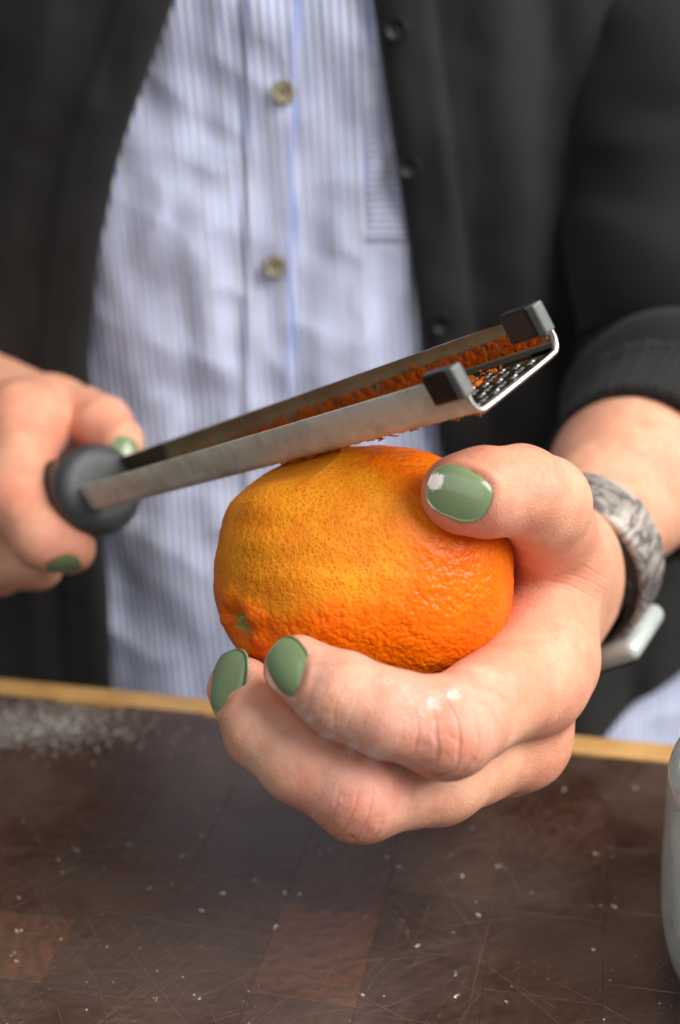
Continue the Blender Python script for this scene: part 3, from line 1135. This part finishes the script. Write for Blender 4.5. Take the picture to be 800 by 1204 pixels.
def panel(edge_px, side_x, seed, hem=None, name='front_panel'):
    pts = np.array([from_px(x_, y_, .012) for x_, y_ in edge_px])          # x, z down the edge
    order = np.argsort(pts[:, 1]); pz_, pxx = pts[order, 1], pts[order, 0]
    n1, n2 = 110, 240
    s = np.linspace(0, 1, n1); z = np.linspace(-.26, .44, n2)
    S_, Z_ = np.meshgrid(s, z, indexing='ij')
    ex = np.interp(z, pz_, pxx)
    # soften the corners of the edge line
    ker = np.hanning(15); ker /= ker.sum()
    ex = np.convolve(np.pad(ex, 7, mode='edge'), ker, 'valid')
    X_ = ex[None, :] + (side_x - ex[None, :]) * S_
    sg = np.sign(side_x)
    dist = np.abs(X_ - ex[None, :])
    Y_ = cloth_y(X_.ravel(), Z_.ravel(), .010, .6, seed).reshape(X_.shape)
    Y_ = Y_ - .0035 * (1 - sstep(.018, .024, dist)) + .006 * np.exp(-dist / .0035)
    # long soft folds
    Y_ = Y_ - .007 * np.exp(-((dist - .046 - .10 * (Z_ - .2) * .3) / .014) ** 2) + .006 * np.exp(-((dist - .068) / .012) ** 2)
    if hem is not None:
        hz = np.interp(X_, hem[0], hem[1])
        Z_ = np.maximum(Z_, hz)
        Y_ = np.where(Z_ <= hz + 1e-6, Y_, Y_)
    wv = np.stack([X_, Z_, X_ * 0], -1)
    return cloth_grid(name, X_, Z_, Y_, wv, KNIT, .0032, cardigan)


left_edge = [(222, -80), (200, 0), (165, 95), (133, 190), (112, 300), (100, 420), (103, 520), (118, 620), (126, 700), (130, 860)]
right_edge = [(432, -80), (442, 0), (458, 110), (474, 220), (490, 330), (502, 420), (520, 520), (545, 640), (575, 760), (600, 880)]
panel(left_edge, -.205, 4)
hx0, hz0 = from_px(700, 872, .012); hx1, hz1 = from_px(800, 788, .012); hx2, hz2 = from_px(880, 730, .012)
panel(right_edge, .225, 6, hem=([hx0 - .05, hx0 - .01, hx0, hx1, hx2], [-.25, hz0 - .05, hz0, hz1, hz2]))
for bx, by in ((466, 35), (482, 197), (520, 382)):
    button(bx, by, .0047, BLACK_BUTTON, .0165, cardigan, 6)


def sleeve(centres, radii, seed, name='sleeve'):
    C_ = catmull(np.array(centres), 14)
    r_ = np.interp(np.linspace(0, len(radii) - 1, len(C_)), np.arange(len(radii)), radii)
    T = np.gradient(C_, axis=0); T /= np.linalg.norm(T, axis=1)[:, None]
    n = 160
    a = np.linspace(0, 2 * np.pi, n, endpoint=False)
    x_ = unit(np.cross(T[0], [.2, .1, .95])); rows = []; wv = []
    L = np.concatenate([[0], np.cumsum(np.linalg.norm(np.diff(C_, axis=0), axis=1))])
    for i in range(len(C_)):
        x_ = unit(x_ - T[i] * (x_ @ T[i])); y_ = np.cross(T[i], x_)
        dirs = np.cos(a)[:, None] * x_ + np.sin(a)[:, None] * y_
        q = np.stack([np.cos(a) * .5, np.sin(a) * .5, np.full(n, L[i] * 26) + .5 * np.cos(a + seed)], -1)
        fold = (.0042 * vnoise(q, 1.3, 70 + seed) + .0016 * vnoise(q, 3.1, 71 + seed)) * sstep(.03, .055, L[i])
        bulge = .006 * math.exp(-((L[i] - .052) / .012) ** 2)
        rows.append(C_[i] + dirs * (r_[i] + fold + bulge)[:, None])
        wv.append(np.stack([a * .035, np.full(n, L[i]), a * 0], -1))
    V = np.concatenate(rows); W = np.concatenate(wv)
    nc = int(np.searchsorted(L, .036))
    fc = grid_faces(len(C_), n, True)
    o = mesh_obj(name, V, fc[nc * n:], KNIT, attrs={'weave': ('FLOAT_VECTOR', W)})
    md = o.modifiers.new('thickness', 'SOLIDIFY'); md.thickness = .003; md.offset = -1
    adopt(o, cardigan)
    # ribbed cuff, thicker and standing a little proud
    Vc = V[:(nc + 1) * n].copy().reshape(nc + 1, n, 3)
    rib = .0005 * np.sign(np.sin(a * 62))
    for i in range(nc + 1):
        dirs = Vc[i] - C_[i]; dirs /= np.linalg.norm(dirs, axis=1)[:, None]
        Vc[i] += dirs * (rib + .0012)[:, None]
    o = mesh_obj('cuff', Vc.reshape(-1, 3), grid_faces(nc + 1, n, True), RIB, attrs={'weave': ('FLOAT_VECTOR', W[:(nc + 1) * n])})
    md = o.modifiers.new('thickness', 'SOLIDIFY'); md.thickness = .0042; md.offset = -1
    adopt(o, cardigan)


sleeve([K(752, 562, .487), K(785, 510, .522), K(812, 430, .56), K(812, 320, .56), K(808, 200, .56), K(796, 80, .56), K(800, -80, .56)],
       [.0355, .042, .049, .053, .055, .055, .056], 1)
sleeve([W2 * .55 + K(-260, 370, .70) * .45, K(-240, 380, .69), K(-290, 300, .73), K(-220, 160, .72), K(-120, 40, .68), K(-85, -100, .66)],
       [.036, .042, .05, .056, .056, .058], 5)


# ------------------------------------------------------------------ zester
def gp(s, u, v):
    """point on the zester: s along from tip, u across from near rail, v up from the blade"""
    return GA + g_ax * (s - .0034 * (u / G_W0) * math.exp(-max(s, 0) / .02)) + g_e1 * u + g_e2 * v


gw = lambda s: G_W0 + (G_W1 - G_W0) * np.clip(s / g_len, 0, 1)
zester = empty('zester', tuple(HD0), 'long steel rasp zester with grey rubber handle and black tip caps', 'zester')
G_END = g_len + .006
TH = .0009
# side rails, each with a rounded foot running into the blade
for side in (0, 1):
    rows = []
    ss = np.concatenate([np.linspace(-.0002, .004, 4), np.linspace(.008, G_END, 50)])
    prof = []
    rr = .0030
    for t in np.linspace(0, math.pi / 2, 7):
        prof.append((rr - rr * math.sin(t), rr - rr * math.cos(t)))       # (inward, up), from blade to wall
    prof = [(rr + .0006, 0.)] + prof + [(0, G_H * .6), (0, G_H - .0004), (.0003, G_H)]
    inner = [(max(a_, TH) if b_ > rr else a_ + (TH * (1 - a_ / rr) if a_ < rr else 0), max(b_, TH) if a_ > rr * .9 else (b_ + TH * (1 - b_ / rr) if b_ < rr else b_)) for a_, b_ in prof]
    loop = prof + inner[::-1]
    for s in ss:
        for a_, b_ in loop:
            u = a_ if side == 0 else gw(s) - a_
            rows.append(gp(s, u, b_))
    n = len(loop)
    F = grid_faces(len(ss), n, True).tolist()
    F += [list(range(n))[::-1], list(range((len(ss) - 1) * n, len(ss) * n))]
    o = mesh_obj('rail', rows, F, STEEL if side == 0 else STEEL_DARKENED, smooth=False)
    o.data.polygons.foreach_set('use_smooth', [len(p.vertices) == 4 for p in o.data.polygons])
    m_ = o.modifiers.new('split', 'EDGE_SPLIT'); m_.split_angle = R(40)
    adopt(o, zester)
# blade floor: perforated plate, every hole with its raised tooth
Vp, Fp, Vt, Ft, plugs = [], [], [], [], []
cl, ncol = .0046, 7
nrow = int((g_len - .006) / cl)
for r_i in range(nrow):
    s0 = .0015 + r_i * cl
    for c_i in range(ncol):
        w0 = gw(s0 + cl / 2) - 2 * .0036; w_c = w0 / ncol
        u0 = .0036 + c_i * w_c
        sh = .0 if c_i % 2 else cl * .5
        cs, cu = s0 + cl * .5, u0 + w_c * .5
        # hole: half-moon, inside the cell
        hole = []
        nh = 10
        for j in range(nh):
            t = j / nh * 2 * math.pi
            hs = math.sin(t) * cl * .36; hu = math.cos(t) * w_c * .42
            if hs < 0: hs *= .35
            hs += .25 * hu
            hole.append((cs + hs + (cl * .12 if c_i % 2 else -cl * .06), cu + hu))
        if s0 > .011 and rng.random() < np.interp(s0, [.011, .03, .10, .18], [.6, 1., .95, .35]):
            plugs.append((cs + cl * (.12 if c_i % 2 else 0.), cu, cl * .40 * rng.uniform(.6, 1.1), w_c * .44 * rng.uniform(.65, 1.1)))
        # outer ring, same count, on the cell border
        ring = []
        for j in range(nh):
            t = j / nh * 2 * math.pi
            x_, y_ = math.cos(t), math.sin(t)
            q = 1 / max(abs(x_), abs(y_))
            ring.append((cs + y_ * q * cl / 2, cu + x_ * q * w_c / 2))
        b0 = len(Vp)
        for (a_, b_) in ring: Vp.append(gp(a_, b_, TH * .6))
        for (a_, b_) in hole: Vp.append(gp(a_, b_, TH * .6))
        for (a_, b_) in hole: Vp.append(gp(a_, b_, 0))
        for (a_, b_) in ring: Vp.append(gp(a_, b_, 0))
        for j in range(nh):
            j2 = (j + 1) % nh
            Fp += [(b0 + j, b0 + j2, b0 + nh + j2, b0 + nh + j), (b0 + nh + j, b0 + nh + j2, b0 + 2 * nh + j2, b0 + 2 * nh + j),
                   (b0 + 2 * nh + j, b0 + 2 * nh + j2, b0 + 3 * nh + j2, b0 + 3 * nh + j)]
        # tooth: a curved lip bent down below the blade
        b1 = len(Vt)
        for j in range(6):
            t = math.pi * (j / 5)
            hs = math.sin(t) * cl * .33 + (cl * .12 if c_i % 2 else -cl * .06); hu = math.cos(t) * w_c * .36
            Vt.append(gp(cs + hs, cu + hu, .0001))
            Vt.append(gp(cs + hs * .55 - cl * .05, cu + hu * .8, -.0009 * math.sin(t) - .0001))
        for j in range(5):
            Ft.append((b1 + 2 * j, b1 + 2 * j + 2, b1 + 2 * j + 3, b1 + 2 * j + 1))
o = mesh_obj('perforated_blade', Vp, Fp, STEEL_MIRROR, smooth=False)
adopt(o, zester)
o = adopt(mesh_obj('blade_teeth', Vt, Ft, STEEL_MIRROR, smooth=False), o)
o['kind'] = 'stuff'
# bright cut lip across the tip
V, F = tube([gp(-.0006, u, v) for u, v in catmull(np.array([(.0004, G_H * .62), (.0004, G_H * .42), (.0005, .0030), (.0016, .0010), (.0038, .0004), (G_W0 * .5, .0003),
                                                       (G_W0 - .0038, .0004), (G_W0 - .0016, .0010), (G_W0 - .0005, .0030), (G_W0 - .0004, G_H * .42), (G_W0 - .0004, G_H * .62)]), 6)],
            .00092, 8, .8)
o = mesh_obj('tip_lip', V, F, make_steel('bright_cut_steel', .28, .1))
adopt(o, zester)
# plastic caps on the rail ends
for side in (0, 1):
    V, F = rounded_box(.0085, .0036, .0082, .0006, 2)
    wl = []
    for a_, b_, c_ in V:
        s = .0052 + a_; u = (.0006 if side == 0 else G_W0 - .0012) + b_ * (1 if side == 0 else -1)
        wl.append(gp(s, u, G_H - .0018 + c_))
    o = mesh_obj('rail_cap', wl, F, BLACK_PLASTIC, smooth=False)
    adopt(o, zester)
    V, F = rounded_box(.0026, .0037, .0083, .0006, 2)
    wl = [gp(-.0004 + a_, (.0006 if side == 0 else G_W0 - .0012) + b_, G_H - .0018 + c_) for a_, b_, c_ in V]
    e_ = mesh_obj('cap_face', wl, F, CAP_FACE, smooth=False)
    adopt(e_, o)
# handle: collar and grip
prof = [(.0002, -.0005), (.0105, -.0008), (.0142, -.0003), (.0163, .0016), (.0170, .0048), (.0166, .0085), (.0152, .0125), (.0146, .03), (.0152, .06), (.0148, .095), (.0135, .115),
        (.0095, .124), (.0002, .126)]
V, F = lathe(prof, HD0, g_ax, 72)
o = mesh_obj('handle', V, F, RUBBER)
adopt(o, zester)

# shreds of zest caught on the blade
Vz, Fz = [], []


def shred(c, d, l, w_, lift, arch=.22):
    d = unit(d); side_ = unit(np.cross(d, lift)); b0 = len(Vz); nseg = 5
    cur = rng.normal(0, .5)
    for i in range(nseg + 1):
        t = i / nseg
        p = c + d * l * (t - .5) + lift * (math.sin(t * 3.1) * l * arch) + side_ * cur * l * .3 * (t - .5) ** 2
        hw = w_ * (.35 + .65 * math.sin(.3 + t * 2.5))
        for q in (-hw, hw):
            for z_ in (0, .00022):
                Vz.append(p + side_ * q + lift * z_)
    for i in range(nseg):
        a = b0 + 4 * i; b = a + 4
        Fz.extend([(a, a + 2, b + 2, b), (a + 1, b + 1, b + 3, a + 3), (a, b, b + 1, a + 1), (a + 2, a + 3, b + 3, b + 2)])
    Fz.extend([(b0, b0 + 1, b0 + 3, b0 + 2), (b0 + 4 * nseg, b0 + 4 * nseg + 2, b0 + 4 * nseg + 3, b0 + 4 * nseg + 1)])


for i in range(330):
    s = rng.uniform(.012, .125) if i < 240 else rng.uniform(.12, .19)
    u = rng.uniform(.0036, gw(s) - .0036)
    if rng.random() < .35:
        u = gw(s) - .0036 - abs(rng.normal(0, .003))
    shred(gp(s, u, .0007 + abs(rng.normal(0, .0005))), g_ax * rng.normal(0, 1) + g_e1 * rng.normal(0, 1), rng.uniform(.0010, .0026), rng.uniform(.00015, .0004), g_e2)
for i in range(110):                                   # under the near edge
    s = rng.uniform(.0, .085)
    shred(gp(s, rng.uniform(.0026, .007), -.0001 - abs(rng.normal(0, .0002))), g_ax + rng.normal(0, .15, 3), rng.uniform(.0015, .0042), rng.uniform(.0002, .0004), -g_e2, .03)
for cs, cu, hl, hw in plugs:                           # zest packed into the holes
    b0 = len(Vz)
    for ring_, (q, z_) in enumerate([(1., .0002), (.8, .0008), (.3, .0012)]):
        for j in range(7):
            t = j / 7 * 2 * math.pi
            Vz.append(gp(cs + math.sin(t) * hl * q, cu + math.cos(t) * hw * q, z_ + rng.normal(0, .00012)))
    for i in range(2):
        for j in range(7):
            Fz.append((b0 + i * 7 + j, b0 + i * 7 + (j + 1) % 7, b0 + i * 7 + 7 + (j + 1) % 7, b0 + i * 7 + 7 + j))
    Fz.append(tuple(b0 + 14 + j for j in range(7)))
o = mesh_obj('orange_zest', Vz, Fz, ZEST, smooth=False)
o['label'] = 'fine orange zest shreds caught in and under the zester blade'
o['category'] = 'zest'; o['kind'] = 'stuff'

# ------------------------------------------------------------------ wristwatch
wa = unit(F1 - W1)
wx = unit(ulnar - wa * (ulnar @ wa)); wy = np.cross(wa, wx)
if wy @ KV(1, 0, 0) < 0: wy = -wy                      # dorsal side, to the right
WC = W1 + wa * .012 + wy * .003 + wx * .004
watch = empty('wristwatch', tuple(WC), 'wristwatch with grey marbled strap and pale case on the wrist', 'watch')


def band(name, a0, a1, r1, r2, width, th, mat, n=80, flare=0., wob=0.):
    V = []
    t = np.linspace(a0, a1, n)
    sec = [(-.5, 0), (-.46, .8), (-.35, 1), (.35, 1), (.46, .8), (.5, 0), (.46, -.0), (-.46, -.0)]
    for i, a in enumerate(t):
        d = math.cos(a) * wx * r1 + math.sin(a) * wy * r2
        nrm = unit(math.cos(a) * wx / r1 + math.sin(a) * wy / r2)
        for s, h in sec:
            V.append(WC + d + wa * (s * width * (1 + wob * math.sin(a * 5)) + flare * math.sin(a * 2)) + nrm * (h * th))
    m_ = len(sec)
    F = grid_faces(n, m_, True).tolist() + [list(range(m_))[::-1], list(range((n - 1) * m_, n * m_))]
    return adopt(mesh_obj(name, V, F, mat), watch)


band('strap', 0, 2 * math.pi, .0292, .0252, .021, .0026, STRAP, 140, 0, .03)
band('strap_lining', 0, 2 * math.pi, .0268, .0228, .0226, .0026, BLACK_PLASTIC, 140)
band('strap_keeper', .35, 1.0, .0312, .0267, .0085, .0022, STRAP, 30)
# case on the back of the wrist
ca = 0.62
cdir = unit(math.cos(ca) * wx / .030 + math.sin(ca) * wy / .025)
cc_ = WC + math.cos(ca) * wx * .030 + math.sin(ca) * wy * .025 + cdir * .004
ct = unit(np.cross(wa, cdir))
V, F = rounded_box(.030, .030, .0075, .0034, 3)
o = mesh_obj('case', [cc_ + wa * a_ + ct * b_ + cdir * c_ for a_, b_, c_ in V], F, WATCH_METAL)
adopt(o, watch)
V, F = rounded_box(.025, .025, .0012, .0005, 2)
adopt(mesh_obj('watch_glass', [cc_ + wa * a_ + ct * b_ + cdir * (c_ + .0042) for a_, b_, c_ in V], F, WATCH_GLASS), watch)

# ------------------------------------------------------------------ glass bowl at the right
BR = .060
GC = np.array([.0905 + BR, .298, 0])
bowl = empty('glass_bowl', tuple(GC), 'clear greenish glass bowl at the right edge, dusted with flour', 'bowl')
outer = [(.0005, .0004), (.030, .0004), (.042, .0010), (.0500, .0045), (.0552, .0120), (.0580, .0230), (.0592, .0360), (.0598, .0520), (.0600, .0660), (.0597, .0690), (.0588, .0702)]
inner = [(.0576, .0698), (.0570, .0680), (.0570, .0520), (.0562, .0360), (.0550, .0240), (.0522, .0145), (.0470, .0075), (.040, .0048), (.0005, .0042)]
oc = np.array(outer); prof = np.vstack([catmull(oc, 4), catmull(np.array(inner), 4)])
V, F = lathe(prof, GC + np.array([0, 0, .0006]), [0, 0, 1.], 128)
adopt(mesh_obj('bowl_wall', V, F, GLASS), bowl)
# some flour lying in it
pr = [(.0005, .020), (.012, .0195), (.025, .0172), (.044, .0150), (.0505, .0143)]
lowp = [(.0500, .0138), (.045, .0080), (.036, .0056), (.0005, .0052)]
V, F = lathe(np.array(pr + lowp), GC + np.array([0, 0, .0006]), [0, 0, 1.], 64)
V[:, 2] += .0008 * vnoise(V, 160, 91) * (V[:, 2] > .0146)
o = mesh_obj('flour_heap', V, F, FLOUR)
o['label'] = 'white flour lying in the bottom of the glass bowl'; o['category'] = 'flour'; o['kind'] = 'stuff'

# ------------------------------------------------------------------ flour grains and crumbs on the board
Vf, Ff = [], []
ico_v = np.array([(0, 0, 1), (.9, 0, .3), (.28, .85, .3), (-.72, .53, .3), (-.72, -.53, .3), (.28, -.85, .3), (0, 0, -.3)])
ico_f = [(0, 1, 2), (0, 2, 3), (0, 3, 4), (0, 4, 5), (0, 5, 1), (6, 2, 1), (6, 3, 2), (6, 4, 3), (6, 5, 4), (6, 1, 5)]


def ground(px, py):
    d = unit(K(px, py, 1.) - CAM)
    return CAM + d * (CAM[2] / -d[2])


def grain(p, r):
    b0 = len(Vf)
    a = rng.uniform(0, 6.28); c, s = math.cos(a), math.sin(a)
    sc = r * rng.uniform(.6, 1.3, 3); sc[2] *= .6
    for x_, y_, z_ in ico_v:
        q = np.array([x_, y_, z_]) * sc * rng.uniform(.75, 1.2)
        Vf.append(p + np.array([c * q[0] - s * q[1], s * q[0] + c * q[1], q[2] + sc[2] * .3]))
    Ff.extend([tuple(b0 + i for i in f) for f in ico_f])


for i in range(300):
    px, py = rng.uniform(-60, 860), rng.uniform(840, 1230)
    p = ground(px, py)
    if (p - BO) @ EY > -.003 or not (-.29 < (p - BO) @ EX < .29): continue
    grain(p, abs(rng.normal(0, .00014)) + .00006)
for i in range(28):                                       # clearer crumbs
    px, py = rng.uniform(0, 790), rng.uniform(870, 1204)
    p = ground(px, py)
    if (p - BO) @ EY > -.003: continue
    for _ in range(rng.integers(1, 5)):
        grain(p + np.append(rng.normal(0, .0006, 2), 0), rng.uniform(.00015, .0004))
for i in range(3200):                                      # the scatter at the far left
    px, py = rng.normal(40, 66), rng.normal(852, 17)
    p = ground(px, py)
    if (p - BO) @ EY > -.003: continue
    grain(p, abs(rng.normal(0, .00022)) + .00008)
for px, py in [(665, 928), (748, 926), (700, 1003), (708, 1066), (721, 1066), (563, 1076), (698, 1117), (544, 1030), (470, 1020), (490, 1112), (538, 1170), (336, 1050), (352, 1052), (236, 1070),
               (300, 1035), (262, 1050), (22, 1130), (185, 1175), (325, 1090), (200, 1040), (178, 1045), (70, 1010), (75, 1025), (90, 1000), (20, 1095)]:
    p = ground(px, py)
    for _ in range(rng.integers(2, 6)):
        grain(p + np.append(rng.normal(0, .0005, 2), 0), rng.uniform(.0002, .0005))
o = mesh_obj('flour_grains', Vf, Ff, FLOUR, smooth=False)
o['label'] = 'white flour grains and crumbs scattered over the dark board'; o['category'] = 'flour'; o['kind'] = 'stuff'
# closed solids face outwards
for o in scene.objects:
    if o.type == 'MESH' and o.name.split('.')[0] in ('peel', 'fingernail', 'case', 'watch_glass', 'button', 'stem_button', 'flour_heap', 'rail'):
        me = o.data; me.calc_loop_triangles()
        v = np.array([p.co[:] for p in me.vertices]); t = np.array([q.vertices[:] for q in me.loop_triangles])
        c = v.mean(0)
        if (np.cross(v[t[:, 0]] - c, v[t[:, 1]] - c) * (v[t[:, 2]] - c)).sum() < 0:
            me.flip_normals()
print('blocks', k, 'verts', len(Vall))
